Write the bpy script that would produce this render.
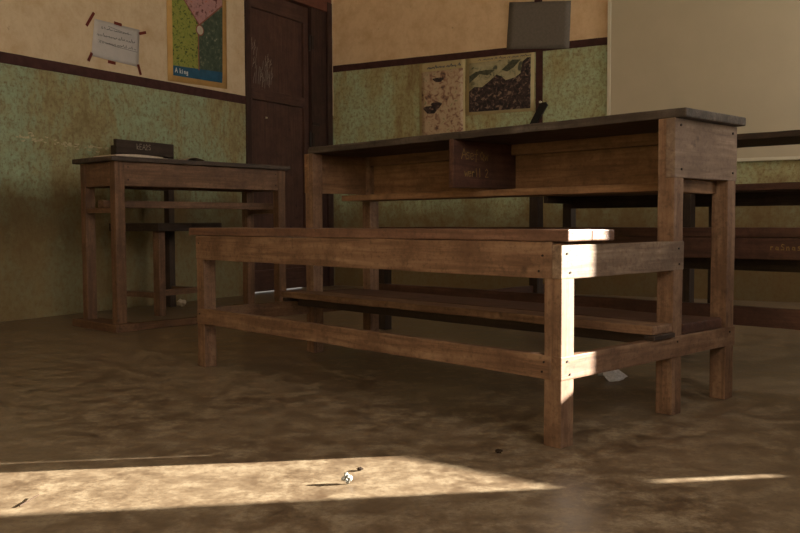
import bpy, bmesh, math, random
from mathutils import Vector, Matrix, noise

S = bpy.context.scene
COL = S.collection
for o in list(bpy.data.objects):
    bpy.data.objects.remove(o)

# ------------------------------------------------------------------ camera
PITCH, ROLL, FPX = 0.05115, 0.0035, 866.0
cd = bpy.data.cameras.new('camera')
cd.sensor_width = 36.0
cd.lens = FPX / 800.0 * 36.0
cd.clip_start = 0.02
cam = bpy.data.objects.new('camera', cd)
COL.objects.link(cam)
cam.matrix_world = (Matrix.Translation((0, 0, 0.5)) @ Matrix.Rotation(math.pi / 2 - PITCH, 4, 'X')
                    @ Matrix.Rotation(-ROLL, 4, 'Z'))
S.camera = cam

# ------------------------------------------------------------------ room axes
CORNER = Vector((-0.52, 6.88, 0))
AX = Vector((0.5195, 0.8545, 0)).normalized()      # along the door wall, away from the camera
RX = Vector((0.8796, -0.4756, 0)).normalized()     # along the whiteboard wall, to the right
ROT_L = math.atan2(-AX.y, -AX.x)                   # door wall frame: x towards camera, y into room
ROT_F = math.atan2(RX.y, RX.x)                     # whiteboard wall frame: x to the right, -y into room
Q = Vector((2.03, 1.86, 0))                        # a point on the window wall
ROT_R = math.atan2(AX.y, AX.x)                     # right wall frame: x away from camera, y into room
CEIL = 3.0
LEN = 9.6                                          # door wall length

# ------------------------------------------------------------------ light
S.view_settings.view_transform = 'Standard'
S.view_settings.look = 'None'
S.view_settings.gamma = 1.0
S.view_settings.use_curve_mapping = False
S.view_settings.exposure = 0.0

world = bpy.data.worlds.new('world')
S.world = world
world.use_nodes = True
bg = world.node_tree.nodes['Background']
bg.inputs[0].default_value = (1.0, 0.95, 0.88, 1)
bg.inputs[1].default_value = 1.0

SUN_DIR = Vector((-0.99, -0.1436, -0.285)).normalized()
sl = bpy.data.lights.new('sun', 'SUN')
sl.energy = 44.0
sl.color = (1.0, 0.93, 0.78)
sl.angle = math.radians(0.6)
sun = bpy.data.objects.new('sun', sl)
COL.objects.link(sun)
sun.location = (6, 3, 6)
sun.rotation_euler = SUN_DIR.to_track_quat('-Z', 'Y').to_euler()


def rframe(a, y, z):
    """point in the window wall's frame -> world"""
    return Q + AX * a + Vector((-AX.y, AX.x, 0)) * y + Vector((0, 0, z))


ADDED_WINDOWS = [(-3.6, -1.5, 1.0, 2.3, 54.0), (1.9, 3.1, 1.1, 2.3, 28.0)]   # added, unseen windows: a0, a1, z0, z1, watts


def area(name, loc, direction, w, h, e, col):
    l = bpy.data.lights.new(name, 'AREA')
    l.shape = 'RECTANGLE'
    l.size, l.size_y = w, h
    l.energy = e
    l.color = col
    o = bpy.data.objects.new(name, l)
    COL.objects.link(o)
    o.location = loc
    o.rotation_euler = Vector(direction).to_track_quat('-Z', 'Y').to_euler()
    return o


for i, (a0, a1, z0, z1, e) in enumerate(ADDED_WINDOWS):  # fill lamp outside each added window
    area('window_daylight', rframe((a0 + a1) / 2, -0.16, (z0 + z1) / 2), (-AX.y, AX.x, 0),
         a1 - a0, z1 - z0, e, (1.0, 0.92, 0.80))
area('doorway_daylight', rframe(0.27, -0.16, 1.2), (-AX.y, AX.x, 0), 0.5, 1.5, 5.0, (1.0, 0.92, 0.80))  # fill lamp outside the added, unseen doorway

# ------------------------------------------------------------------ materials
def nd(nt, kind, **kw):
    n = nt.nodes.new(kind)
    for k, v in kw.items():
        setattr(n, k, v)
    return n


def base_mat(name, rough=0.7, spec=0.3):
    m = bpy.data.materials.new(name)
    m.use_nodes = True
    nt = m.node_tree
    b = nt.nodes['Principled BSDF']
    b.inputs['Roughness'].default_value = rough
    b.inputs['Specular IOR Level'].default_value = spec
    return m, nt, b


def ramp(nt, stops, fac):
    r = nd(nt, 'ShaderNodeValToRGB')
    el = r.color_ramp.elements
    while len(el) < len(stops):
        el.new(0.5)
    for e, (p, c) in zip(el, stops):
        e.position = p
        e.color = (c[0], c[1], c[2], 1)
    nt.links.new(fac, r.inputs[0])
    return r.outputs[0]


def noise_tex(nt, vec, scale, detail=6, rough=0.6, dist=0.0):
    n = nd(nt, 'ShaderNodeTexNoise')
    n.inputs['Scale'].default_value = scale
    n.inputs['Detail'].default_value = detail
    n.inputs['Roughness'].default_value = rough
    n.inputs['Distortion'].default_value = dist
    nt.links.new(vec, n.inputs['Vector'])
    return n.outputs['Fac']


def mix(nt, fac, a, b, mode='MIX'):
    m = nd(nt, 'ShaderNodeMix', data_type='RGBA', blend_type=mode)
    for sock, v in ((m.inputs[0], fac), (m.inputs[6], a), (m.inputs[7], b)):
        if isinstance(v, (int, float)):
            sock.default_value = v
        elif isinstance(v, tuple):
            sock.default_value = (v[0], v[1], v[2], 1)
        else:
            nt.links.new(v, sock)
    return m.outputs[2]


def coords(nt, scale=(1, 1, 1), rnd=True):
    tc = nd(nt, 'ShaderNodeTexCoord')
    out = tc.outputs['Object']
    if rnd:
        oi = nd(nt, 'ShaderNodeObjectInfo')
        mu = nd(nt, 'ShaderNodeMath', operation='MULTIPLY')
        mu.inputs[1].default_value = 37.0
        nt.links.new(oi.outputs['Random'], mu.inputs[0])
        ad = nd(nt, 'ShaderNodeVectorMath', operation='ADD')
        nt.links.new(out, ad.inputs[0])
        nt.links.new(mu.outputs[0], ad.inputs[1])
        out = ad.outputs[0]
    mp = nd(nt, 'ShaderNodeVectorMath', operation='MULTIPLY')
    mp.inputs[1].default_value = scale
    nt.links.new(out, mp.inputs[0])
    return out, mp.outputs[0]


def bump(nt, b, h, strength, dist=0.01):
    bp = nd(nt, 'ShaderNodeBump')
    bp.inputs['Strength'].default_value = strength
    bp.inputs['Distance'].default_value = dist
    nt.links.new(h, bp.inputs['Height'])
    nt.links.new(bp.outputs[0], b.inputs['Normal'])


def wood(name, dark, mid, light, rough=0.65, speck=0.35, speck_col=None, spec=0.3):
    m, nt, b = base_mat(name, rough, spec)
    raw, st = coords(nt, (1.6, 26, 26))
    grain = noise_tex(nt, st, 2.2, 8, 0.62, 0.6)
    c = ramp(nt, [(0.28, dark), (0.5, mid), (0.74, light)], grain)
    patch = noise_tex(nt, raw, 9, 7, 0.68)
    pf = ramp(nt, [(0.42, (0, 0, 0)), (0.62, (1, 1, 1))], patch)
    c = mix(nt, pf, c, mix(nt, 0.7, c, dark))
    sp = noise_tex(nt, raw, 85, 4, 0.7)
    sf = ramp(nt, [(0.5, (0, 0, 0)), (0.72, (speck, speck, speck))], sp)
    c = mix(nt, sf, c, speck_col or tuple(x * 0.45 for x in dark))
    knot = noise_tex(nt, raw, 16, 2, 0.5)
    kf = ramp(nt, [(0.69, (0, 0, 0)), (0.77, (0.75, 0.75, 0.75))], knot)
    c = mix(nt, kf, c, tuple(x * 0.4 for x in dark))
    nt.links.new(c, b.inputs['Base Color'])
    bump(nt, b, grain, 0.35, 0.004)
    return m


M = {}
M['wood_bench'] = wood('worn_bench_wood', (0.092, 0.047, 0.028), (0.20, 0.112, 0.067), (0.30, 0.19, 0.12), 0.6, 0.5)
M['wood_seat'] = wood('polished_seat_wood', (0.085, 0.043, 0.03), (0.165, 0.085, 0.056), (0.25, 0.145, 0.10), 0.45, 0.45)
M['wood_top'] = wood('weathered_top_wood', (0.032, 0.022, 0.017), (0.075, 0.055, 0.044), (0.16, 0.13, 0.11), 0.6, 0.5)
M['wood_panel'] = wood('bleached_panel_wood', (0.13, 0.085, 0.06), (0.225, 0.155, 0.112), (0.33, 0.24, 0.18), 0.7, 0.55, (0.09, 0.05, 0.04))
M['wood_apron'] = wood('scuffed_apron_wood', (0.10, 0.065, 0.045), (0.21, 0.14, 0.095), (0.36, 0.27, 0.20), 0.7, 0.75, (0.09, 0.045, 0.03))
M['wood_inner'] = wood('inner_board_wood', (0.11, 0.055, 0.027), (0.22, 0.115, 0.058), (0.32, 0.18, 0.095))
M['wood_dark'] = wood('dark_board_wood', (0.022, 0.014, 0.011), (0.042, 0.026, 0.019), (0.07, 0.043, 0.03), 0.6)
M['wood_red'] = wood('reddish_board_wood', (0.045, 0.02, 0.014), (0.085, 0.038, 0.026), (0.13, 0.062, 0.042), 0.6)
M['wood_table'] = wood('old_table_wood', (0.07, 0.036, 0.021), (0.145, 0.077, 0.043), (0.22, 0.125, 0.075), 0.65, 0.45)
M['wood_tabletop'] = wood('dull_tabletop_wood', (0.03, 0.02, 0.015), (0.06, 0.04, 0.03), (0.11, 0.08, 0.06), 0.6, 0.4)


def plain(name, col, rough=0.8, var=0.25, scale=30, spec=0.2, metal=0.0, bmp=0.0):
    m, nt, b = base_mat(name, rough, spec)
    raw, _ = coords(nt)
    f = noise_tex(nt, raw, scale, 5, 0.6)
    c = ramp(nt, [(0.3, tuple(x * (1 - var) for x in col)), (0.7, tuple(min(1, x * (1 + var)) for x in col))], f)
    nt.links.new(c, b.inputs['Base Color'])
    b.inputs['Metallic'].default_value = metal
    if bmp:
        bump(nt, b, f, bmp, 0.004)
    return m


M['nail'] = plain('rusty_nail', (0.02, 0.012, 0.009), 0.6, 0.2)
M['trim'] = plain('painted_trim_brown', (0.055, 0.022, 0.02), 0.7, 0.3, 20)
M['tape'] = plain('red_tape', (0.13, 0.022, 0.014), 0.6, 0.2)
M['paper'] = plain('notice_paper', (0.47, 0.44, 0.425), 0.8, 0.07, 14)
M['ink'] = plain('ink', (0.12, 0.12, 0.13), 0.8, 0.1)
M['chalk'] = plain('chalk', (0.24, 0.20, 0.17), 0.9, 0.3, 60)
M['scratch'] = plain('scratched_wood', (0.22, 0.14, 0.055), 0.8, 0.3, 60)
M['white_ink'] = plain('white_print', (0.55, 0.56, 0.6), 0.8, 0.1)
M['black'] = plain('black_strap', (0.012, 0.011, 0.012), 0.5, 0.2)
M['grey'] = plain('grey_card', (0.15, 0.13, 0.115), 0.8, 0.12, 60)
M['foil'] = plain('crumpled_foil', (0.26, 0.26, 0.24), 0.5, 0.5, 400, 0.4, 0.2)
M['scrap'] = plain('torn_paper', (0.55, 0.53, 0.56), 0.8, 0.25, 120)
M['twig'] = plain('twig', (0.05, 0.03, 0.02), 0.8, 0.3)
M['dirt'] = plain('dark_clod', (0.035, 0.022, 0.014), 0.9, 0.3, 80, bmp=0.5)
M['book'] = plain('book_paper', (0.50, 0.42, 0.34), 0.8, 0.15, 60)
M['bookcover'] = plain('book_cover', (0.20, 0.15, 0.11), 0.7, 0.15, 40)
M['board'] = plain('whiteboard_surface', (0.45, 0.385, 0.285), 0.5, 0.035, 5, 0.3)
M['boardframe'] = plain('whiteboard_frame', (0.58, 0.53, 0.42), 0.5, 0.08, 8)
M['ceiling'] = plain('ceiling_paint', (0.42, 0.36, 0.27), 0.9, 0.1, 3)
M['ground'] = plain('yard_earth', (0.5, 0.42, 0.3), 0.9, 0.2, 2)
M['leafwood'] = wood('door_leaf_wood', (0.05, 0.03, 0.02), (0.1, 0.06, 0.04), (0.15, 0.1, 0.07))  # for the added board that blocks the sun
M['doorpaint'] = wood('brown_door_paint', (0.05, 0.024, 0.019), (0.082, 0.04, 0.031), (0.115, 0.058, 0.044), 0.55, 0.3)
M['frame'] = wood('brown_frame_paint', (0.026, 0.012, 0.010), (0.044, 0.02, 0.016), (0.07, 0.033, 0.025), 0.6, 0.3)
M['lintel'] = plain('red_brown_lintel', (0.13, 0.05, 0.035), 0.7, 0.25, 12)
M['iron'] = plain('black_iron', (0.025, 0.018, 0.016), 0.5, 0.3, 40)


def wall_mat(name, split, upper, stain, green, olive, brown, band=(0.42, 0.68), shade_stain=0.75):
    """painted plaster: cream above the split height, worn green below it"""
    m, nt, b = base_mat(name, 0.85, 0.15)
    raw, st = coords(nt, (1, 1, 0.45), rnd=False)
    sep = nd(nt, 'ShaderNodeSeparateXYZ')
    nt.links.new(raw, sep.inputs[0])
    big = noise_tex(nt, st, 2.3, 8, 0.7, 0.3)
    med = noise_tex(nt, raw, 7, 7, 0.68)
    fine = noise_tex(nt, raw, 45, 6, 0.7)
    cu = ramp(nt, [(0.32, stain), (0.55, upper), (0.8, tuple(x * 1.07 for x in upper))], med)
    dots = noise_tex(nt, raw, 15, 3, 0.5)
    cu = mix(nt, ramp(nt, [(0.70, (0, 0, 0)), (0.76, (0.6, 0.6, 0.6))], dots), cu, tuple(x * 0.4 for x in stain))
    cg = ramp(nt, [(0.33, brown), (0.43, olive), (0.52, green), (0.75, tuple(x * 1.15 for x in green))], big)
    cg = mix(nt, ramp(nt, [(0.45, (0, 0, 0)), (0.65, (0.7, 0.7, 0.7))], med), cg, olive)
    cg = mix(nt, ramp(nt, [(0.5, (0, 0, 0)), (0.66, (0.8, 0.8, 0.8))], fine), cg, brown)
    tall = nd(nt, 'ShaderNodeVectorMath', operation='MULTIPLY')
    tall.inputs[1].default_value = (1, 1, 0.6)
    nt.links.new(raw, tall.inputs[0])
    scr = noise_tex(nt, tall.outputs[0], 34, 9, 0.75)
    cg = mix(nt, ramp(nt, [(0.48, (0, 0, 0)), (0.64, (0.65, 0.65, 0.65))], scr), cg, brown)
    cg = mix(nt, ramp(nt, [(0.62, (0, 0, 0)), (0.72, (0.5, 0.5, 0.5))], scr), cg, tuple(x * 0.45 for x in brown))
    cu = mix(nt, ramp(nt, [(0.5, (0, 0, 0)), (0.68, (0.6, 0.6, 0.6))], scr), cu, stain)
    # splashed dirt: irregular grime whose edge wanders
    ad = nd(nt, 'ShaderNodeMath', operation='MULTIPLY_ADD')
    ad.inputs[1].default_value = -0.8
    nt.links.new(med, ad.inputs[0])
    nt.links.new(sep.outputs[2], ad.inputs[2])
    gr = ramp(nt, [(0.0, (0.7, 0.7, 0.7)), (0.2, (0, 0, 0))], ad.outputs[0])
    cg = mix(nt, gr, cg, brown)
    # ragged band: shade painted on the door wall, brown stain on the board wall
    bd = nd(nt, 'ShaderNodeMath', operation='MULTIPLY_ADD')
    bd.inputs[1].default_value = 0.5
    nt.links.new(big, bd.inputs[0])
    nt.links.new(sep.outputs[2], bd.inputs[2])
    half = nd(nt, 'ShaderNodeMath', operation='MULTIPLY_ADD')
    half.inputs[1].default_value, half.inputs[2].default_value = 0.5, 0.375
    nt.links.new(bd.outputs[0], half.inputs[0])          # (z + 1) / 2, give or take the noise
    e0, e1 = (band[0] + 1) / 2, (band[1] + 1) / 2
    rc = (shade_stain,) * 3
    shade_stain_mask = ramp(nt, [(max(0, e0 - 0.06), (0, 0, 0)), (max(0.001, e0 + 0.03), rc), (e1 - 0.03, rc), (e1 + 0.06, (0, 0, 0))], half.outputs[0])
    cg = mix(nt, shade_stain_mask, cg, tuple(x * 0.62 for x in brown))
    gt = nd(nt, 'ShaderNodeMath', operation='GREATER_THAN')
    gt.inputs[1].default_value = split
    nt.links.new(sep.outputs[2], gt.inputs[0])
    c = mix(nt, gt.outputs[0], cg, cu)
    nt.links.new(c, b.inputs['Base Color'])
    bump(nt, b, fine, 0.25, 0.01)
    return m


CREAM, STAIN = (0.60, 0.475, 0.325), (0.50, 0.36, 0.22)
GREEN, OLIVE, BROWN = (0.29, 0.36, 0.235), (0.30, 0.26, 0.135), (0.17, 0.115, 0.055)
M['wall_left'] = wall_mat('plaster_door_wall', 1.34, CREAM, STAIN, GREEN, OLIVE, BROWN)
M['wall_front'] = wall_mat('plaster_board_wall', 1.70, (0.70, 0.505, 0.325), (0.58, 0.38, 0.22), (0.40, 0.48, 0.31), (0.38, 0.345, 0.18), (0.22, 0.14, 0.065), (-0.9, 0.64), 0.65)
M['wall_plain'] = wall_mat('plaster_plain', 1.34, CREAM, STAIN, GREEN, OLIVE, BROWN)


def floor_mat():
    m, nt, b = base_mat('worn_concrete', 0.45, 0.22)
    raw, st = coords(nt, (1, 1, 1), rnd=False)
    big = noise_tex(nt, raw, 1.9, 8, 0.66, 0.4)
    med = noise_tex(nt, raw, 13, 14, 0.78)
    fine = noise_tex(nt, raw, 75, 8, 0.75)
    c = ramp(nt, [(0.41, (0.088, 0.056, 0.034)), (0.5, (0.17, 0.121, 0.077)), (0.59, (0.295, 0.232, 0.158))], med)
    c = mix(nt, ramp(nt, [(0.42, (0, 0, 0)), (0.6, (0.5, 0.5, 0.5))], big), c, (0.22, 0.163, 0.107))
    c = mix(nt, ramp(nt, [(0.49, (0, 0, 0)), (0.64, (0.5, 0.5, 0.5))], fine), c, (0.085, 0.054, 0.031))
    nt.links.new(c, b.inputs['Base Color'])
    rr = nd(nt, 'ShaderNodeMapRange')
    rr.inputs['From Min'].default_value, rr.inputs['From Max'].default_value = 0.35, 0.65
    rr.inputs['To Min'].default_value, rr.inputs['To Max'].default_value = 0.28, 0.55
    nt.links.new(med, rr.inputs['Value'])
    nt.links.new(rr.outputs[0], b.inputs['Roughness'])
    return m


M['floor'] = floor_mat()

# ------------------------------------------------------------------ helpers
def obj(name, bm, mat, parent=None, loc=(0, 0, 0), rot=None, smooth=False):
    me = bpy.data.meshes.new(name)
    bm.normal_update()
    bm.to_mesh(me)
    bm.free()
    if smooth:
        for p in me.polygons:
            p.use_smooth = True
    me.materials.append(mat)
    o = bpy.data.objects.new(name, me)
    COL.objects.link(o)
    if parent:
        o.parent = parent
    o.location = loc
    if rot:
        o.rotation_euler = rot
    return o


def thing(name, label, cat, loc=(0, 0, 0), rz=0.0, group=None):
    o = bpy.data.objects.new(name, None)
    o.empty_display_size = 0.1
    COL.objects.link(o)
    o.location = loc
    o.rotation_euler = (0, 0, rz)
    o['label'], o['category'] = label, cat
    if group:
        o['group'] = group
    return o


def tag(o, label, cat, group=None):
    o['label'], o['category'] = label, cat
    if group:
        o['group'] = group
    return o


def structure(o):
    o['kind'] = 'structure'
    return o


def add_box(bm, lo, hi):
    vs = [bm.verts.new((x, y, z)) for x in (lo[0], hi[0]) for y in (lo[1], hi[1]) for z in (lo[2], hi[2])]
    for f in ((0, 1, 3, 2), (4, 6, 7, 5), (0, 4, 5, 1), (2, 3, 7, 6), (0, 2, 6, 4), (1, 5, 7, 3)):
        bm.faces.new([vs[i] for i in f])


_seed = [0]


def beam(name, lo, hi, mat, parent, bev=0.0025, wob=0.0014, tilt=None):
    """a hand-sawn board between two corners; its mesh has the grain along its own x axis"""
    lo, hi = Vector(lo), Vector(hi)
    d = hi - lo
    c = (lo + hi) / 2
    k = max(range(3), key=lambda i: d[i])
    if k == 0:
        dim, rot = (d.x, d.y, d.z), (0, 0, 0)
    elif k == 1:
        dim, rot = (d.y, d.x, d.z), (0, 0, math.pi / 2)
    else:
        dim, rot = (d.z, d.y, d.x), (0, -math.pi / 2, 0)
    bm = bmesh.new()
    n = max(2, int(dim[0] / 0.05))
    h = [x / 2 for x in dim]
    rings = []
    for i in range(n + 1):
        x = -h[0] + dim[0] * i / n
        rings.append([bm.verts.new((x, sy * h[1], sz * h[2])) for sy, sz in ((-1, -1), (1, -1), (1, 1), (-1, 1))])
    for a, b in zip(rings, rings[1:]):
        for i in range(4):
            bm.faces.new((a[i], a[(i + 1) % 4], b[(i + 1) % 4], b[i]))
    bm.faces.new(rings[0][::-1])
    bm.faces.new(rings[-1])
    bmesh.ops.recalc_face_normals(bm, faces=bm.faces)
    sharp = [e for e in bm.edges if len(e.link_faces) == 2 and e.calc_face_angle(0) > 0.5]
    bmesh.ops.bevel(bm, geom=sharp, offset=min(bev, min(dim) * 0.2), segments=2, profile=0.6, affect='EDGES')
    _seed[0] += 1
    sd = Vector((_seed[0] * 7.31, _seed[0] * 3.17, 0))
    for v in bm.verts:
        q = v.co * 9 + sd
        v.co.y += (noise.noise(q) * 1.0) * wob
        v.co.z += (noise.noise(q + Vector((40, 0, 0)))) * wob
    o = obj(name, bm, mat, parent, c, rot)
    if tilt:
        o.rotation_mode = 'QUATERNION'
        from mathutils import Euler
        o.rotation_quaternion = Euler(tilt).to_quaternion() @ Euler(rot).to_quaternion()
    return o


def boxes(name, items, mat, parent=None, loc=(0, 0, 0), rz=0.0):
    bm = bmesh.new()
    for lo, hi in items:
        add_box(bm, lo, hi)
    bmesh.ops.recalc_face_normals(bm, faces=bm.faces)
    return obj(name, bm, mat, parent, loc, (0, 0, rz))


def prism(name, pts, y0, y1, mat, parent=None, loc=(0, 0, 0), rz=0.0):
    """polygon given in the x/z plane, given thickness along y"""
    bm = bmesh.new()
    a = [bm.verts.new((x, y0, z)) for x, z in pts]
    b = [bm.verts.new((x, y1, z)) for x, z in pts]
    bm.faces.new(a)
    bm.faces.new(b[::-1])
    n = len(pts)
    for i in range(n):
        bm.faces.new((a[i], a[(i + 1) % n], b[(i + 1) % n], b[i]))
    bmesh.ops.recalc_face_normals(bm, faces=bm.faces)
    return obj(name, bm, mat, parent, loc, (0, 0, rz))


def strokes(name, lines, w, mat, parent, origin, ex, ey, lift=0.0008):
    """pen, chalk or scratch strokes: thin ribbons lying on a surface spanned by ex, ey"""
    bm = bmesh.new()
    origin, ex, ey = Vector(origin), Vector(ex), Vector(ey)
    nrm = ex.cross(ey).normalized()
    for ln in lines:
        for (x0, y0), (x1, y1) in zip(ln, ln[1:]):
            a = origin + ex * x0 + ey * y0 + nrm * lift
            b = origin + ex * x1 + ey * y1 + nrm * lift
            d = (b - a)
            if d.length < 1e-6:
                continue
            s = nrm.cross(d.normalized()) * (w / 2)
            e = d.normalized() * (w * 0.3)
            bm.faces.new([bm.verts.new(p) for p in (a - s - e, b - s + e, b + s + e, a + s - e)])
    return obj(name, bm, mat, parent)


def cyl(bm, p0, p1, r, n=10):
    p0, p1 = Vector(p0), Vector(p1)
    d = (p1 - p0)
    q = d.to_track_quat('Z', 'Y')
    r0 = [bm.verts.new(p0 + q @ Vector((r * math.cos(t), r * math.sin(t), 0))) for t in [2 * math.pi * i / n for i in range(n)]]
    r1 = [bm.verts.new(p1 + q @ Vector((r * math.cos(t), r * math.sin(t), 0))) for t in [2 * math.pi * i / n for i in range(n)]]
    for i in range(n):
        bm.faces.new((r0[i], r0[(i + 1) % n], r1[(i + 1) % n], r1[i]))
    bm.faces.new(r0[::-1])
    bm.faces.new(r1)


def nail(parent, p, axis, r=0.003):
    bm = bmesh.new()
    a = Vector(p)
    cyl(bm, a - Vector(axis) * 0.006, a + Vector(axis) * 0.002, r, 8)
    return obj('nail', bm, M['nail'], parent)


def squiggle(rng, x0, x1, base, h, n):
    """a line of illegible handwriting"""
    lines = []
    x = x0
    step = (x1 - x0) / n
    cur = []
    for i in range(n):
        cur += [(x, base + rng.uniform(-0.1, 0.2) * h), (x + step * 0.4, base + rng.choice((0.35, 0.45, 0.5, 1.0)) * h),
                (x + step * 0.55, base + rng.uniform(-0.1, 0.1) * h), (x + step * 0.7, base + rng.uniform(0.2, 0.5) * h)]
        x += step
        if rng.random() < 0.3:
            lines.append(cur)
            cur = []
            x += step * 0.15
    if len(cur) > 1:
        lines.append(cur)
    return lines


GLYPH = {  # simple hand lettering, unit box
    'A': [[(0, 0), (.35, 1), (.7, 0)], [(.15, .4), (.55, .4)]],
    's': [[(.5, .6), (.2, .65), (.1, .45), (.45, .3), (.4, .05), (.05, .05)]],
    'e': [[(.05, .3), (.5, .35), (.4, .6), (.1, .55), (.05, .2), (.25, 0), (.5, .1)]],
    'f': [[(.5, .95), (.3, .9), (.25, -.2)], [(.05, .5), (.5, .5)]],
    'l': [[(.2, 1), (.25, 0)]],
    'w': [[(0, .6), (.15, 0), (.3, .45), (.45, 0), (.6, .6)]],
    'r': [[(.1, .6), (.12, 0)], [(.12, .4), (.3, .6), (.45, .5)]],
    'a': [[(.45, .5), (.15, .55), (.05, .15), (.35, .05), (.45, .5), (.5, 0)]],
    'Q': [[(.3, .9), (.02, .5), (.3, 0), (.6, .45), (.3, .9)], [(.4, .2), (.65, -.1)]],
    '2': [[(.05, .75), (.3, 1), (.5, .7), (.05, 0), (.55, .02)]],
    'n': [[(.05, .6), (.07, 0)], [(.07, .4), (.3, .6), (.42, .4), (.44, 0)]],
    'i': [[(.15, .6), (.17, 0)], [(.15, .8), (.16, .86)]],
    'g': [[(.45, .55), (.15, .55), (.1, .15), (.4, .15), (.45, .55), (.42, -.25), (.1, -.2)]],
    'k': [[(.08, 1), (.1, 0)], [(.45, .6), (.1, .3), (.48, 0)]],
    'S': [[(.55, .9), (.2, 1), (.08, .7), (.5, .4), (.45, .08), (.05, .1)]],
    'E': [[(.5, 1), (.05, 1), (.05, 0), (.5, 0)], [(.05, .5), (.4, .5)]],
    '7': [[(.05, 1), (.5, 1), (.2, 0)]],
}


def write(text, h, x=0.0, y=0.0, adv=0.72):
    out = []
    for ch in text:
        for ln in GLYPH.get(ch, []):
            out.append([(x + px * h, y + py * h) for px, py in ln])
        x += adv * h
    return out


# ------------------------------------------------------------------ room shell
ROOM_W = 4.79
T = 0.12
boxes_floor = bmesh.new()
c0 = CORNER - AX * LEN
pts = [CORNER - RX * 0.3 + AX * 0.3, CORNER + RX * (ROOM_W + 0.3) + AX * 0.3,
       c0 + RX * (ROOM_W + 0.3) - AX * 0.3, c0 - RX * 0.3 - AX * 0.3]
top = [boxes_floor.verts.new((p.x, p.y, 0)) for p in pts]
bot = [boxes_floor.verts.new((p.x, p.y, -0.1)) for p in pts]
boxes_floor.faces.new(top)
boxes_floor.faces.new(bot[::-1])
for i in range(4):
    boxes_floor.faces.new((top[i], top[(i + 1) % 4], bot[(i + 1) % 4], bot[i]))
bmesh.ops.recalc_face_normals(boxes_floor, faces=boxes_floor.faces)
structure(obj('floor', boxes_floor, M['floor']))

bmc = bmesh.new()
top = [bmc.verts.new((p.x, p.y, CEIL + 0.1)) for p in pts]
bot = [bmc.verts.new((p.x, p.y, CEIL)) for p in pts]
bmc.faces.new(top)
bmc.faces.new(bot[::-1])
for i in range(4):
    bmc.faces.new((top[i], top[(i + 1) % 4], bot[(i + 1) % 4], bot[i]))
bmesh.ops.recalc_face_normals(bmc, faces=bmc.faces)
structure(obj('ceiling', bmc, M['ceiling']))

gb = bmesh.new()
add_box(gb, (-30, -30, -0.3), (30, 30, -0.11))
structure(obj('ground', gb, M['ground']))

# door wall (left): opening x 0.03..1.02, up to 2.2
structure(boxes('wall_left', [((1.02, -T, 0), (LEN, 0, CEIL)), ((0.03, -T, 2.22), (1.02, 0, CEIL)),
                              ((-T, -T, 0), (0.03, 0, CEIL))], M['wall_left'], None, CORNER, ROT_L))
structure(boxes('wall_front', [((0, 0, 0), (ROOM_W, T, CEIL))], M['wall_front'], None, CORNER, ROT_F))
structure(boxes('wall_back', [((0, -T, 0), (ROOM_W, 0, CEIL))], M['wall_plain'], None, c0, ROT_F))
# window wall: the frame's x runs away from the camera; an added sun slit and two added windows
wl = []
A_MIN, A_MAX = -4.2 - 0.2, 5.7
ops = sorted([(-0.005, 0.5235, 0.0, 2.0)] + [(a0, a1, z0, z1) for a0, a1, z0, z1, e in ADDED_WINDOWS])
a = A_MIN
for a0, a1, z0, z1 in ops:
    wl.append(((a, -T, 0), (a0, 0, CEIL)))
    if z0 > 0:
        wl.append(((a0, -T, 0), (a1, 0, z0)))
    wl.append(((a0, -T, z1), (a1, 0, CEIL)))
    a = a1
wl.append(((a, -T, 0), (A_MAX, 0, CEIL)))
structure(boxes('wall_right', wl, M['wall_plain'], None, Q, ROT_R))
# unseen wall, added to keep the sun off the far added window
structure(boxes('wall_yard', [((2.3, -1.5, -0.1), (6.5, -1.3, 4.0))], M['wall_plain'], None, Q, ROT_R))
for i, (a0, a1, z0, z1, e) in enumerate(ADDED_WINDOWS):  # frames of the added, unseen windows
    fr = []
    w = 0.05
    fr += [((a0, -0.10, z0), (a0 + w, -0.03, z1)), ((a1 - w, -0.10, z0), (a1, -0.03, z1)),
           ((a0, -0.10, z0), (a1, -0.03, z0 + w)), ((a0, -0.10, z1 - w), (a1, -0.03, z1)),
           (((a0 + a1) / 2 - w / 2, -0.10, z0), ((a0 + a1) / 2 + w / 2, -0.03, z1))]
    structure(boxes('window_%d' % (i + 1), fr, M['frame'], None, Q, ROT_R))

# unseen low board, added to shape the sun patch and its streak
d2 = thing('door_2', '', '')
del d2['label'], d2['category']
structure(d2)
d2.location = (1.69, 2.06, 0)
d2.rotation_euler = (0, 0, math.atan2(-0.6, 0.8))
beam('lower_leaf', (-0.48, 0.0, 0.012), (0.325, 0.03, 0.484), M['leafwood'], d2, 0.001, 0.0)
beam('hinge_block', (0.325, 0.0, 0.012), (0.375, 0.03, 0.353), M['iron'], d2, 0.0005, 0.0)
beam('hinge_block', (0.325, 0.0, 0.433), (0.375, 0.03, 0.484), M['iron'], d2, 0.0005, 0.0)

# dado line and the upright painted band on the whiteboard wall
structure(beam('trim_1', (1.02, 0.0, 1.312), (LEN - 0.02, 0.004, 1.368), M['trim'], None, 0.001, 0.0012)).matrix_world = \
    Matrix.Translation(CORNER) @ Matrix.Rotation(ROT_L, 4, 'Z') @ Matrix.Translation(((1.02 + LEN - 0.02) / 2, 0.002, 1.34))
structure(beam('trim_2', (0.0, -0.004, 1.678), (2.2, 0.0, 1.728), M['trim'], None, 0.001, 0.0012)).matrix_world = \
    Matrix.Translation(CORNER) @ Matrix.Rotation(ROT_F, 4, 'Z') @ Matrix.Translation((1.1, -0.002, 1.703))
structure(boxes('trim_3', [((1.672, -0.005, 1.16), (1.722, 0.0, 1.70)), ((1.672, -0.005, 1.99), (1.715, 0.0, 2.2))],
                M['trim'], None, CORNER, ROT_F))

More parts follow.
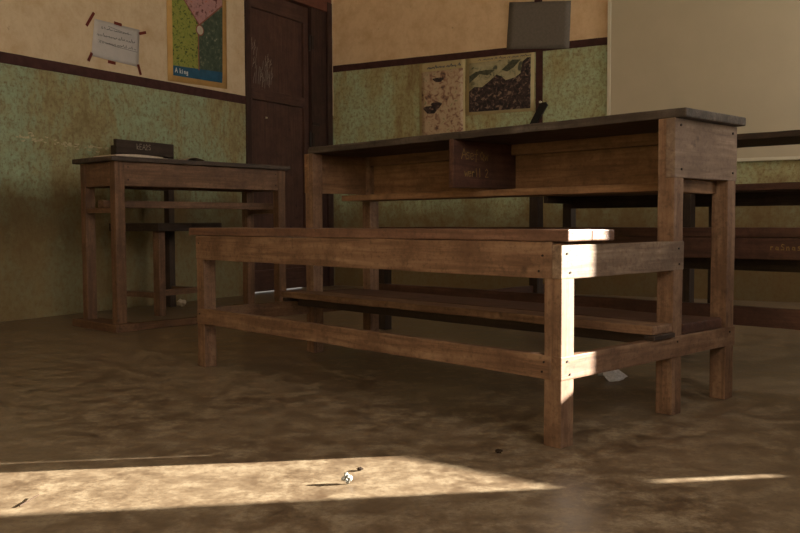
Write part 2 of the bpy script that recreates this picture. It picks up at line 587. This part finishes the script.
# chipped pale plaster along the chair line of the door wall
rng = random.Random(8)
chips = []
for k in range(46):
    x = rng.uniform(2.22, 2.80)
    z = 0.935 + 0.012 * math.sin(x * 5) + rng.gauss(0, 0.010)
    l = rng.uniform(0.006, 0.028)
    chips.append([(-x, z), (-x + l * 0.6, z + rng.uniform(-0.004, 0.004)), (-x + l, z + rng.uniform(-0.003, 0.003))])
M['chip'] = plain('chipped_plaster', (0.44, 0.37, 0.235), 0.9, 0.2, 50)
sc = strokes('chipped_plaster', chips, 0.006, M['chip'], bpy.data.objects['wall_left'], (0, 0.0, 0), (-1, 0, 0), (0, 0, 1), 0.0006)
sc['kind'] = 'stuff'

# ---- door in the door wall
D = thing('door_1', '', '')
del D['label'], D['category']
structure(D)
D.location = CORNER
D.rotation_euler = (0, 0, ROT_L)
DY = -0.035
# frame: wide jamb by the corner, slim jamb on the other side, lintel
beam('jamb', (0.04, -0.10, 0), (0.10, 0.022, 2.2), M['frame'], D)
beam('jamb', (0.10, -0.11, 0), (0.285, 0.004, 2.2), M['frame'], D)
beam('jamb', (0.985, -0.11, 0), (1.035, 0.012, 2.2), M['frame'], D)
lin = beam('lintel', (0.04, -0.10, 2.125), (1.035, 0.018, 2.23), M['lintel'], D)
# leaf
lf0, lf1 = 0.288, 0.985
leaf = beam('leaf', (lf0, -0.07, 0.010), (lf1, -0.045, 2.12), M['doorpaint'], D)
for nm, lo, hi in (('stile', (lf0, -0.05, 0.010), (lf0 + 0.055, -0.025, 2.12)),
                   ('stile', (lf1 - 0.05, -0.05, 0.010), (lf1, -0.025, 2.12)),
                   ('rail', (lf0 + 0.05, -0.05, 1.365), (lf1 - 0.045, -0.022, 1.44)),
                   ('rail', (lf0 + 0.05, -0.05, 2.0), (lf1 - 0.045, -0.025, 2.12)),
                   ('rail', (lf0 + 0.05, -0.05, 0.010), (lf1 - 0.045, -0.025, 0.16))):
    beam(nm, lo, hi, M['doorpaint'], D)
for z in (1.86, 1.13, 0.35):
    bm = bmesh.new()
    cyl(bm, (0.287, -0.012, z - 0.06), (0.287, -0.012, z + 0.06), 0.009)
    add_box(bm, (0.258, 0.0, z - 0.05), (0.284, 0.008, z + 0.05))
    obj('hinge', bm, M['iron'], D)
bm = bmesh.new()
add_box(bm, (0.20, 0.0, 1.24), (0.285, 0.012, 1.262))
obj('bolt', bm, M['iron'], D)
bm = bmesh.new()
cyl(bm, (0.765, -0.046, 1.25), (0.765, -0.036, 1.25), 0.007)
ko = obj('keyhole_plate', bm, M['boardframe'], D)
ko['label'] = 'small pale metal spot on the door'
rng = random.Random(5)
ch = []
for gx, gy, n in ((0.945, 1.66, 4), (0.93, 1.58, 3), (0.90, 1.49, 4), (0.80, 1.60, 4), (0.83, 1.47, 5), (0.76, 1.50, 3)):
    for k in range(n):
        x = gx - k * 0.026
        y = gy + rng.uniform(-0.02, 0.02)
        h = rng.uniform(0.06, 0.13)
        ch.append([(-x, y), (-x + 0.006, y + h * 0.5), (-x + rng.uniform(0.008, 0.02), y + h)])
        if rng.random() < 0.5:
            ch.append([(-x + 0.005, y + h * 0.8), (-x + 0.022, y + h * 0.5), (-x + 0.004, y + h * 0.3)])
strokes('chalk_writing', ch, 0.0045, M['chalk'], D, (0, -0.045, 0), (-1, 0, 0), (0, 0, 1), 0.0012)

# ------------------------------------------------------------------ whiteboard
WB = thing('whiteboard', 'large bare cream whiteboard mounted on the wall behind the desks', 'whiteboard', CORNER + RX * 2.178 + Vector((0, 0, 0.87)), ROT_F)
boxes('panel', [((0.015, -0.022, 0.015), (2.385, -0.002, 1.30))], M['board'], WB)
for lo, hi in (((0, -0.03, 0), (0.022, 0, 1.32)), ((2.38, -0.03, 0), (2.402, 0, 1.32)),
               ((0.022, -0.03, 0), (2.38, 0, 0.02)), ((0.022, -0.03, 1.30), (2.38, 0, 1.32))):
    beam('frame_strip', lo, hi, M['boardframe'], WB, 0.002, 0.0)

# ------------------------------------------------------------------ the desk with attached bench in the foreground
GROUP_DESK = 'wooden school desks with attached benches'


def school_unit(loc, rz):
    L = 1.549
    a, b, w = 0.474, 0.2885, 0.047
    H = 0.786
    U = thing('school_desk', 'sunlit worn wooden school desk with attached bench in the foreground', 'desk', loc, rz, GROUP_DESK)
    mb, ms = M['wood_bench'], M['wood_seat']
    for x0 in (-w, -L):
        beam('leg', (x0, 0, 0), (x0 + w, w, 0.452), mb, U)
        beam('leg', (x0, a, 0), (x0 + w, a + w, 0.762), mb, U)
        beam('leg', (x0, a + b, 0), (x0 + w, a + b + w, 0.762), mb, U)
    # bench
    beam('seat_plank', (-L - 0.045, -0.003, 0.457), (0.0195, 0.086, 0.483), ms, U, 0.003)
    beam('seat_plank', (-L - 0.04, 0.0875, 0.457), (0.0185, 0.176, 0.4825), ms, U, 0.003)
    beam('bench_apron', (-L, -0.002, 0.374), (-0.026, 0.02, 0.4555), M['wood_bench'], U)
    beam('bench_apron', (-0.024, -0.002, 0.374), (0.0015, a + w + 0.004, 0.4485), M['wood_apron'], U)['label'] = 'grey speckled end board'
    beam('bench_apron', (-L - 0.0015, 0.02, 0.374), (-L + 0.024, a + w + 0.004, 0.4485), M['wood_apron'], U)
    # lower stretchers
    beam('stretcher', (-L - 0.001, -0.0018, 0.150), (-0.026, 0.022, 0.2035), mb, U, 0.004, 0.002)
    beam('stretcher', (-0.025, -0.0018, 0.150), (0.0018, a + b + w + 0.006, 0.2035), mb, U)
    beam('stretcher', (-L - 0.0018, 0.022, 0.150), (-L + 0.025, a + b + w + 0.006, 0.2035), mb, U)
    # footboards on the side stretchers
    beam('footboard', (-L - 0.03, a - 0.10, 0.2165), (0.002, a - 0.006, 0.2395), M['wood_bench'], U, 0.004, 0.002)
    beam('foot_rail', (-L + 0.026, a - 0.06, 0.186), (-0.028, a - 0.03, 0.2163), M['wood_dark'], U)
    for x0 in (-L - 0.01, -0.02):
        beam('cleat', (x0, a - 0.105, 0.2037), (x0 + 0.026, a + w + 0.2, 0.2163) if x0 < -1 else (x0 + 0.03, a - 0.004, 0.2163), M['wood_dark'], U)
    beam('footboard', (-L - 0.02, a + w + 0.012, 0.2037), (-0.002, a + b - 0.02, 0.232), M['wood_red'], U, 0.004, 0.002)
    # desk top and box
    beam('desktop', (-L + 0.012, a + 0.004, H - 0.024), (0.028, a + b + w - 0.002, H), M['wood_top'], U, 0.004, 0.0018)
    beam('side_panel', (-0.024, a - 0.002, 0.612), (0.0022, a + b + w + 0.001, 0.7615), M['wood_panel'], U)['label'] = 'bleached tan end board'
    beam('side_panel', (-L - 0.0022, a - 0.002, 0.612), (-L + 0.022, a + b + w + 0.001, 0.7615), M['wood_inner'], U)
    beam('back_panel', (-L + w, a + b + 0.02, 0.606), (-w, a + b + w - 0.006, 0.7615), M['wood_inner'], U)
    beam('batten', (-L + w, a + b - 0.004, 0.725), (-w, a + b + 0.02, 0.7615), M['wood_inner'], U)
    sh = beam('shelf', (-1.515, 0.625, 0.5835), (-w - 0.023, a + b + 0.02, 0.6055), M['wood_inner'], U)
    for x0 in (-w - 0.022,):
        beam('bearer', (x0, a + w, 0.576), (x0 + 0.034, a + b + 0.004, 0.6115), M['wood_inner'], U)
    dv = beam('divider', (-0.787, 0.472, 0.610), (-0.767, a + b + 0.02, 0.7615), M['wood_red'], U)
    for tx in (write('Asef', 0.034, 0.035, 0.090, 0.6), write('Qw', 0.03, 0.125, 0.09, 0.7), write('werll', 0.027, 0.05, 0.035, 0.62), write('2', 0.027, 0.15, 0.035)):
        sc = strokes('scratched_writing', tx, 0.003, M['scratch'], None, (-0.767, 0.472, 0.612), (0, 1, 0), (0, 0, 1), 0.0022)
        sc.parent = dv
        sc.matrix_parent_inverse = (Matrix.Translation(dv.location) @ dv.rotation_euler.to_matrix().to_4x4()).inverted()
        sc['label'] = 'pale scratched lettering'
    # cracks in the left end board
    for (y, z) in ((a + 0.03, 0.633), (a + b + 0.022, 0.633), (a + 0.025, 0.745), (a + b + 0.02, 0.742)):
        nail(U, (0.0022, y, z), (1, 0, 0), 0.0034)
    for (y, z) in ((0.018, 0.43), (0.03, 0.388), (a + 0.022, 0.43), (a + 0.026, 0.39), (a + 0.02, 0.19), (0.02, 0.192), (0.03, 0.162), (a + b + 0.02, 0.19)):
        nail(U, (0.0018, y, z), (1, 0, 0), 0.0026)
    for (x, z) in ((-0.05, 0.425), (-0.06, 0.39), (-0.045, 0.188), (-0.05, 0.166), (-L + 0.02, 0.43), (-L + 0.02, 0.185)):
        nail(U, (x, -0.002, z), (0, -1, 0), 0.0026)
    return U


school_unit((0.3517, 1.8818, 0), -0.8171)


def second_row(loc, rz):
    """origin at the bench's left front corner, x to the right"""
    L = 1.55
    a, b, w = 0.474, 0.29, 0.047
    U = thing('school_desk', 'dark reddish school desk with open shelf standing in front of the whiteboard', 'desk', loc, rz, GROUP_DESK)
    mr, md = M['wood_red'], M['wood_dark']
    for x0 in (-0.525, L - w):
        beam('leg', (x0, 0, 0), (x0 + w, w, 0.445), md, U)
    for x0 in (0, 0.73, L - w):
        beam('leg', (x0, a, 0), (x0 + w, a + w, 0.812), md, U)
        beam('leg', (x0, a + b, 0), (x0 + w, a + b + w, 0.812), md, U)
    beam('seat_plank', (-0.55, -0.012, 0.4465), (L + 0.03, 0.085, 0.478), mr, U, 0.003)
    beam('seat_plank', (-0.55, 0.087, 0.4465), (L + 0.03, 0.18, 0.476), mr, U, 0.003)
    ap = beam('bench_apron', (-0.525, -0.006, 0.374), (L, 0.018, 0.446), mr, U)
    sc = strokes('scratched_writing', write('raSnas', 0.019, 0.0, 0.0, 0.9), 0.0028, M['scratch'], None, (1.262, -0.006, 0.405), (1, 0, 0), (0, 0, 1), 0.0024)
    sc.parent = ap
    sc.matrix_parent_inverse = (Matrix.Translation(ap.location)).inverted()
    for x0 in (0, L - 0.025):
        beam('bench_apron', (x0, 0.018, 0.374), (x0 + 0.025, a + w, 0.445), mr, U)
        beam('stretcher', (x0, 0.022, 0.150), (x0 + 0.025, a + b + w, 0.203), mr, U)
    beam('stretcher', (-0.525, -0.004, 0.150), (L, 0.022, 0.215), mr, U)
    beam('knee_rail', (0, 0.165, 0.325), (L, 0.185, 0.373), md, U)
    beam('desktop', (-0.03, a - 0.012, 0.812), (L + 0.03, a + b + w + 0.015, 0.836), md, U, 0.004)
    beam('shelf', (w, a + 0.02, 0.619), (L - w, a + b, 0.645), mr, U)
    beam('shelf_rail', (w, a + b - 0.022, 0.562), (L - w, a + b - 0.001, 0.6185), md, U)
    for x0 in (0, L - 0.024):
        beam('bearer', (x0 + w * (x0 == 0) - 0.024 * (x0 > 0), a + w, 0.585), (x0 + w * (x0 == 0) + 0.024 - 0.024 * (x0 > 0), a + b - 0.03, 0.619), md, U)
    return U


th2 = -0.74
u2, v2 = Vector((math.cos(th2), math.sin(th2), 0)), Vector((-math.sin(th2), math.cos(th2), 0))
second_row(u2 * -2.275 + v2 * 2.909, th2)

# ------------------------------------------------------------------ table by the door wall
def small_table(loc, rz):
    L, b, lu, lv = 1.013, 0.32, 0.05, 0.045
    H = 0.806
    t = thing('table', 'narrow brown wooden table on floor runners in front of the green wall', 'table', loc, rz)
    m = M['wood_table']
    for x in (0, L - lu):
        for y in (0, b - lv):
            beam('leg', (x, y, 0.03), (x + lu, y + lv, H - 0.021), m, t)
        beam('runner', (x - 0.033, -0.046, 0.0), (x + lu + 0.033, b + 0.05, 0.036), m, t, 0.004)
    beam('stretcher', (lu + 0.034, -0.04, 0.002), (L - 0.034, 0.012, 0.034), m, t)
    beam('tabletop', (-0.025, -0.018, H - 0.022), (L + 0.025, b + 0.03, H), M['wood_tabletop'], t, 0.004, 0.0018)
    beam('apron', (lu - 0.004, 0.004, 0.672), (L - lu + 0.004, 0.026, H - 0.0225), m, t)
    beam('apron', (lu - 0.004, b - 0.026, 0.672), (L - lu + 0.004, b - 0.004, H - 0.0225), m, t)
    for x in (0.006, L - 0.028):
        beam('apron', (x, lv - 0.004, 0.672), (x + 0.022, b - lv + 0.004, H - 0.0225), m, t)
        beam('bearer', (x, lv - 0.004, 0.548), (x + 0.022, b - lv + 0.004, 0.572), m, t)
    beam('shelf_slat', (-0.012, 0.085, 0.5725), (L - 0.005, 0.135, 0.606), m, t)
    for z in (0.76, 0.70):
        nail(t, (lu + 0.02, 0.004, z), (0, -1, 0), 0.003)
        nail(t, (L - lu - 0.015, 0.004, z), (0, -1, 0), 0.003)
    return t


TL, TR = (-1.303, 3.975, 0), 0.8327
small_table(TL, TR)
tm = Matrix.Translation(TL) @ Matrix.Rotation(TR, 4, 'Z')

# open exercise book and a loose sheet lying on the table
bk = thing('exercise_book', 'thin old exercise book lying on the near corner of the narrow table', 'book', tm @ Vector((0.095, 0.10, 0.8065)), TR + 0.12)
boxes('cover', [((-0.10, -0.09, 0), (0.21, 0.09, 0.003))], M['bookcover'], bk)
bm = bmesh.new()
n = 14
prev = None
for i in range(n + 1):
    x = -0.095 + 0.30 * i / n
    z = 0.003 + 0.009 * abs(math.sin(min(1, i / n * 1.1) * math.pi)) ** 0.5
    cur = [bm.verts.new((x, -0.085, 0.003)), bm.verts.new((x, 0.085, 0.003)), bm.verts.new((x, 0.085, z + 0.003)), bm.verts.new((x, -0.085, z + 0.003))]
    if prev:
        for j in range(4):
            bm.faces.new((prev[j], prev[(j + 1) % 4], cur[(j + 1) % 4], cur[j]))
    else:
        bm.faces.new(cur)
    prev = cur
bm.faces.new(prev[::-1])
bmesh.ops.recalc_face_normals(bm, faces=bm.faces)
obj('pages', bm, M['book'], bk)
bm = bmesh.new()
bmesh.ops.create_grid(bm, x_segments=14, y_segments=8, size=0.5)
for v in bm.verts:
    v.co.x *= 0.20
    v.co.y *= 0.15
    v.co.z = 0.0012 + 0.016 * max(0, math.sin(v.co.x * 22 + 0.9)) ** 2
r = bmesh.ops.extrude_face_region(bm, geom=bm.faces[:])
for g in r['geom']:
    if isinstance(g, bmesh.types.BMVert):
        g.co.z += 0.0006
bmesh.ops.recalc_face_normals(bm, faces=bm.faces)
tag(obj('paper_sheet', bm, M['book'], None, tm @ Vector((0.43, 0.10, 0.8065)), (0, 0, TR - 0.08)),
    'curled loose paper sheet on the narrow table beside the exercise book', 'paper')

# ------------------------------------------------------------------ chair behind the table
def chair():
    W, Dp = 0.386, 0.32
    # local x: along the wall (away from camera), local y: into the wall side; front is -y
    bl = Vector((-1.57, 4.826, 0))
    rz = math.atan2(AX.y, AX.x)
    c = thing('chair', 'dark wooden chair with lettered back rail behind the narrow table', 'chair', bl, rz)
    m = M['wood_dark']
    w = 0.045
    mt = M['wood_table']
    # in this frame +y points to the wall, -y into the room
    for x in (0, W):
        beam('back_post', (x - w / 2, -0.02, 0), (x + w / 2, 0.02, 0.93), m, c)
        beam('leg', (x - w / 2, -Dp - w / 2, 0), (x + w / 2, -Dp + w / 2, 0.455), mt, c)
        beam('stretcher', (x - 0.014, -Dp + w / 2, 0.095), (x + 0.014, -0.02, 0.125), mt, c)
    beam('seat', (-0.05, -Dp - 0.05, 0.455), (W + 0.05, 0.015, 0.50), m, c, 0.005)
    rail = beam('back_rail', (-0.035, -0.042, 0.885), (W + 0.004, -0.018, 0.962), m, c, 0.004)
    beam('back_rail', (w / 2, -0.012, 0.69), (W - w / 2, 0.012, 0.74), m, c, 0.004)
    beam('stretcher', (w / 2, -Dp - 0.012, 0.105), (W - w / 2, -Dp + 0.012, 0.138), mt, c)
    s = strokes('lettering', write('kEA2S', 0.03, 0.14, 0.03, 0.72), 0.0035, M['chalk'], None, (-0.035, -0.042, 0.885), (1, 0, 0), (0, 0, 1), 0.003)
    s.parent = rail
    s.matrix_parent_inverse = Matrix.Translation(rail.location).inverted()
    s['label'] = 'faint chalk white lettering'
    return c


chair()

# ------------------------------------------------------------------ things on the door wall
def wall_l(s, z, y=0.0):
    return CORNER - AX * s + Vector((AX.y, -AX.x, 0)) * y + Vector((0, 0, z))


def sheet(name, pts, mat, parent, y0=0.0005, y1=0.0018, n=10, amp=0.003, seed=0, sgn=1, loc=(0, 0, 0), rz=0.0):
    """four corners (x,z) in order TL TR BR BL -> a slightly wavy paper sheet"""
    bm = bmesh.new()
    tl, tr, br, bl_ = [Vector((p[0], p[1])) for p in pts]
    g = {}
    for k, yo in ((0, y0), (1, y1)):
        for i in range(n + 1):
            for j in range(n + 1):
                u, v = i / n, j / n
                p = (tl * (1 - u) + tr * u) * (1 - v) + (bl_ * (1 - u) + br * u) * v
                wv = amp * (0.5 + 0.5 * noise.noise(Vector((u * 3 + seed, v * 3, seed))))
                g[k, i, j] = bm.verts.new((p.x, sgn * (yo + wv), p.y))
    for k in (0, 1):
        for i in range(n):
            for j in range(n):
                f = [g[k, i, j], g[k, i + 1, j], g[k, i + 1, j + 1], g[k, i, j + 1]]
                bm.faces.new(f if k else f[::-1])
    for i in range(n):
        for e in ((0, i, 0, i + 1), (n, i, n, i + 1), (i, 0, i + 1, 0), (i, n, i + 1, n)):
            i0, j0, i1, j1 = e
            bm.faces.new((g[0, i0, j0], g[0, i1, j1], g[1, i1, j1], g[1, i0, j0]))
    bmesh.ops.recalc_face_normals(bm, faces=bm.faces)
    return obj(name, bm, mat, parent, loc, (0, 0, rz), True)


# hand-written notice with red tape; local x is measured from the corner towards the camera
NO = thing('notice', 'white hand-written notice fixed to the cream wall with red tape', 'notice', CORNER, ROT_L)
sheet('paper', [(2.291, 1.645), (1.966, 1.643), (1.981, 1.424), (2.319, 1.436)], M['paper'], NO, amp=0.004, seed=3)
for (x, z, ang, ln) in ((2.324, 1.636, 57, 0.098), (2.13, 1.647, -3, 0.055), (1.947, 1.628, 18, 0.056), (2.33, 1.427, 63, 0.055), (2.18, 1.419, -2, 0.054), (1.976, 1.408, -72, 0.062)):
    t = obj('tape', (lambda b: (add_box(b, (-ln / 2, 0, -0.0085), (ln / 2, 0.0014, 0.0085)), b)[1])(bmesh.new()), M['tape'], NO)
    t.location = (x, 0.0062, z)
    t.rotation_euler = (0, math.radians(ang), 0)
    t['label'] = 'strip of red tape'
rng = random.Random(11)
wr = []
for base, x0, x1, h, n in ((1.598, 2.25, 2.06, 0.014, 12), (1.556, 2.28, 2.01, 0.02, 15), (1.518, 2.27, 2.01, 0.016, 13)):
    wr += squiggle(rng, -x0, -x1, base, h, n)
wr += [[(-2.27, 1.532), (-2.16, 1.515), (-1.99, 1.508)], [(-2.2, 1.62), (-2.1, 1.606), (-2.03, 1.6)]]
strokes('handwriting', wr, 0.0024, M['ink'], NO, (0, 0.0075, 0), (-1, 0, 0), (0, 0, 1), 0.0)


def blotch_mat(name, stops, scale, rough=0.6):
    m, nt, b = base_mat(name, rough, 0.3)
    raw, _ = coords(nt)
    f = noise_tex(nt, raw, scale, 3, 0.55, 0.8)
    nt.links.new(ramp(nt, stops, f), b.inputs['Base Color'])
    return m


M['chart_border'] = plain('chart_border', (0.50, 0.30, 0.11), 0.7, 0.12, 12)
M['chart_green'] = blotch_mat('chart_green', [(0.36, (0.045, 0.06, 0.012)), (0.44, (0.20, 0.24, 0.045)), (0.6, (0.28, 0.27, 0.06)), (0.72, (0.12, 0.2, 0.04))], 48)
M['chart_dark'] = blotch_mat('chart_dark', [(0.36, (0.03, 0.05, 0.035)), (0.55, (0.055, 0.08, 0.055)), (0.64, (0.09, 0.11, 0.07)), (0.71, (0.25, 0.25, 0.2))], 34)
M['chart_pink'] = blotch_mat('chart_pink', [(0.34, (0.10, 0.02, 0.02)), (0.42, (0.33, 0.18, 0.18)), (0.62, (0.42, 0.22, 0.23)), (0.72, (0.36, 0.12, 0.05))], 34)
M['chart_blue'] = plain('chart_blue', (0.02, 0.085, 0.155), 0.6, 0.25, 18)
M['chart_white'] = plain('chart_white', (0.45, 0.38, 0.30), 0.7, 0.1)
M['chart_line'] = plain('chart_line', (0.22, 0.085, 0.06), 0.7, 0.1)
CH = thing('wall_chart', 'tall colourful printed chart with pink, green and blue panels beside the door', 'wall chart', CORNER, ROT_L)
sheet('backing', [(1.748, 2.36), (1.215, 2.36), (1.22, 1.392), (1.748, 1.376)], M['chart_border'], CH, 0.0005, 0.003, amp=0.002)
prism('green_panel', [(1.705, 2.34), (1.484, 2.34), (1.484, 1.46), (1.705, 1.46)], 0.005, 0.0062, M['chart_green'], CH)
prism('dark_panel', [(1.484, 2.34), (1.247, 2.34), (1.265, 1.46), (1.484, 1.46)], 0.005, 0.0062, M['chart_dark'], CH)
prism('pink_panel', [(1.64, 1.93), (1.474, 1.766), (1.26, 1.93), (1.26, 2.15), (1.474, 2.30), (1.64, 2.15)], 0.0063, 0.0072, M['chart_pink'], CH)
strokes('border_line', [[(-1.64, 1.93), (-1.474, 1.766), (-1.26, 1.93)], [(-1.484, 1.76), (-1.484, 1.48)]], 0.009, M['chart_line'], CH, (0, 0.0078, 0), (-1, 0, 0), (0, 0, 1), 0.0)
prism('emblem', [(1.47 + 0.036 * math.cos(t), 1.733 + 0.036 * math.sin(t)) for t in [k * math.pi / 10 for k in range(20)]], 0.0074, 0.0084, M['chart_line'], CH)
prism('emblem_face', [(1.47 + 0.028 * math.cos(t), 1.733 + 0.028 * math.sin(t)) for t in [k * math.pi / 10 for k in range(20)]], 0.0084, 0.009, M['chart_white'], CH)
prism('blue_band', [(1.705, 1.475), (1.265, 1.495), (1.27, 1.425), (1.706, 1.414)], 0.0063, 0.0075, M['chart_blue'], CH)
strokes('title', write('A king', 0.027, -1.69, 1.436, 0.7), 0.0055, M['white_ink'], CH, (0, 0.0078, 0), (-1, 0, 0), (0, 0, 1), 0.0)

# ------------------------------------------------------------------ things on the whiteboard wall (y < 0 is into the room)
M['poster_paper'] = plain('poster_paper', (0.46, 0.37, 0.20), 0.8, 0.1, 10)
M['poster_pale'] = blotch_mat('poster_pale', [(0.3, (0.10, 0.06, 0.05)), (0.4, (0.30, 0.17, 0.115)), (0.5, (0.46, 0.33, 0.22)), (0.62, (0.50, 0.38, 0.26)), (0.7, (0.27, 0.24, 0.13))], 26)
M['poster_dark'] = blotch_mat('poster_dark', [(0.35, (0.012, 0.010, 0.014)), (0.5, (0.045, 0.028, 0.026)), (0.58, (0.08, 0.05, 0.05)), (0.66, (0.28, 0.19, 0.14)), (0.74, (0.05, 0.055, 0.06))], 38)
M['poster_sky'] = blotch_mat('poster_sky', [(0.36, (0.08, 0.085, 0.06)), (0.45, (0.33, 0.30, 0.18)), (0.6, (0.44, 0.38, 0.24)), (0.7, (0.2, 0.22, 0.14))], 18)
M['poster_hill'] = plain('poster_hill', (0.075, 0.075, 0.05), 0.7, 0.4, 60)
P1 = thing('poster', 'pale pinkish picture poster, left of the two on the wall', 'poster', CORNER, ROT_F, 'picture posters under the dado line')
sheet('paper', [(0.762, 1.672), (1.133, 1.680), (1.135, 1.10), (0.765, 1.10)], M['poster_paper'], P1, sgn=-1, amp=0.003, seed=5)
sheet('picture', [(0.782, 1.61), (1.118, 1.617), (1.120, 1.12), (0.784, 1.12)], M['poster_pale'], P1, 0.0022, 0.003, sgn=-1, amp=0.003, seed=5)
rng = random.Random(3)
strokes('title', squiggle(rng, 0.83, 1.10, 1.632, 0.022, 9), 0.006, M['ink'], P1, (0, -0.0065, 0), (1, 0, 0), (0, 0, 1), 0.0)
for cx, cz, rx, rz_ in ((0.92, 1.545, 0.04, 0.02), (0.86, 1.33, 0.055, 0.035), (0.905, 1.36, 0.04, 0.028)):
    prism('dark_patch', [(cx + rx * math.cos(t) * (1 + .25 * math.sin(3 * t)), cz + rz_ * math.sin(t) * (1 + .2 * math.cos(2 * t))) for t in [k * math.pi / 12 for k in range(24)]],
          -0.0075, -0.0062, M['poster_dark'], P1)
P2 = thing('poster', 'dark busy crowd-like picture poster with pale border, right of the two', 'poster', CORNER, ROT_F, 'picture posters under the dado line')
sheet('paper', [(1.146, 1.682), (1.662, 1.677), (1.662, 1.272), (1.144, 1.272)], M['poster_paper'], P2, sgn=-1, amp=0.003, seed=9)
sheet('picture', [(1.166, 1.642), (1.637, 1.650), (1.636, 1.292), (1.166, 1.292)], M['poster_sky'], P2, 0.0022, 0.003, sgn=-1, amp=0.003, seed=9)
prism('crowd_area', [(1.168, 1.293), (1.168, 1.44), (1.21, 1.47), (1.27, 1.465), (1.32, 1.50), (1.38, 1.545), (1.42, 1.53), (1.45, 1.50), (1.52, 1.515), (1.56, 1.54), (1.575, 1.62), (1.61, 1.645), (1.635, 1.645), (1.634, 1.293)],
      -0.0078, -0.0066, M['poster_dark'], P2)
prism('dark_hill', [(1.17, 1.50), (1.25, 1.56), (1.31, 1.545), (1.37, 1.58), (1.30, 1.585), (1.22, 1.578), (1.17, 1.55)], -0.0078, -0.0066, M['poster_hill'], P2)
prism('dark_hill', [(1.42, 1.575), (1.50, 1.64), (1.56, 1.635), (1.51, 1.585), (1.46, 1.56)], -0.0078, -0.0066, M['poster_hill'], P2)
strokes('title', squiggle(rng, 1.24, 1.62, 1.656, 0.014, 13), 0.004, M['ink'], P2, (0, -0.0068, 0), (1, 0, 0), (0, 0, 1), 0.0)

GC = thing('grey_card', 'blank dark grey card sheet hung over the dado line by the whiteboard', 'card', CORNER, ROT_F)
sheet('card', [(1.478, 2.04), (1.922, 1.996), (1.911, 1.678), (1.456, 1.715)], M['grey'], GC, 0.004, 0.007, sgn=-1, amp=0.008, seed=2)
bm = bmesh.new()
add_box(bm, (1.665, -0.02, 2.015), (1.715, -0.0055, 2.05))
obj('peg', bm, M['trim'], GC)

ST = thing('strap', 'short black strap hanging slanted at the foot of the brown wall band', 'strap', CORNER, ROT_F)
prism('band', [(1.618, 1.15), (1.668, 1.15), (1.763, 1.305), (1.752, 1.325), (1.713, 1.322)], -0.026, -0.0055, M['black'], ST)
bm = bmesh.new()
cyl(bm, (1.712, -0.03, 1.327), (1.712, 0, 1.327), 0.008)
obj('nail', bm, M['boardframe'], ST)

# ------------------------------------------------------------------ litter on the floor
def lump(name, loc, r, mat, seed, squash=0.7, amp=0.5, sub=3, frq=1.6):
    bm = bmesh.new()
    bmesh.ops.create_icosphere(bm, subdivisions=sub, radius=1.0)
    for v in bm.verts:
        k = 1 + amp * noise.noise(v.co * frq + Vector((seed, 0, 0))) + amp * 0.5 * noise.noise(v.co * frq * 2.3 + Vector((0, seed, 0)))
        v.co = v.co * k
        v.co.z *= squash
    zmin = min(v.co.z for v in bm.verts)
    for v in bm.verts:
        v.co = Vector((v.co.x * r, v.co.y * r, (v.co.z - zmin) * r))
    return obj(name, bm, mat, None, loc)


tag(lump('foil_scrap', (-0.103, 1.634, 0.0), 0.0078, M['foil'], 4, 0.95, 0.8), 'tiny crumpled silver foil scrap on the sunlit floor patch', 'litter')
tag(lump('dirt_clod', (-0.082, 1.722, 0), 0.006, M['dirt'], 8, 0.5), 'tiny dark dirt clod on the sunlit patch beyond the foil scrap', 'dirt')
tag(lump('dirt_clod', (0.213, 1.852, 0), 0.008, M['dirt'], 14, 0.5), 'small dark dirt clod on shaded floor in front of the bench', 'dirt')
bm = bmesh.new()
cyl(bm, (-0.672, 1.502, 0.003), (-0.668, 1.535, 0.003), 0.0012, 7)
cyl(bm, (-0.668, 1.535, 0.003), (-0.66, 1.556, 0.006), 0.001, 7)
tag(obj('twig', bm, M['twig']), 'short dark twig on the left of the sunlit floor patch', 'twig')


# torn paper scrap: a tilted leaf with a folded flap behind it
bm = bmesh.new()
P = [(-0.042, 0.035, 0.036), (0.0, 0.04, 0.042), (0.05, 0.02, 0.010), (0.018, -0.012, 0.002), (-0.008, -0.018, 0.0006)]
F = [(-0.046, 0.075, 0.0006), (0.004, 0.082, 0.0006)]
vs = [bm.verts.new(p) for p in P]
fv = [bm.verts.new(p) for p in F]
bm.faces.new((vs[0], vs[4], vs[3], vs[1]))
bm.faces.new((vs[1], vs[3], vs[2]))
bm.faces.new((vs[0], vs[1], fv[1], fv[0]))
bmesh.ops.recalc_face_normals(bm, faces=bm.faces)
bmesh.ops.subdivide_edges(bm, edges=bm.edges[:], cuts=3, use_grid_fill=True)
for v in bm.verts:
    v.co.z = max(0.0004, v.co.z + 0.004 * noise.noise(v.co * 45))
    v.co.x += 0.003 * noise.noise(v.co * 60 + Vector((9, 0, 0)))
r = bmesh.ops.solidify(bm, geom=bm.faces[:], thickness=-0.0007)
bmesh.ops.recalc_face_normals(bm, faces=bm.faces)
zmin = min(v.co.z for v in bm.verts)
for v in bm.verts:
    v.co.z -= zmin
tag(obj('paper_scrap', bm, M['scrap'], None, (0.664, 2.70, 0), (0, 0, -0.25)), 'torn grey paper scrap on the floor under the foreground desk', 'paper')
tag(lump('crumpled_paper', (-1.31, 5.17, 0), 0.028, M['book'], 21, 0.6, 0.6), 'crumpled pale paper lying on the floor beside the dark chair', 'paper')
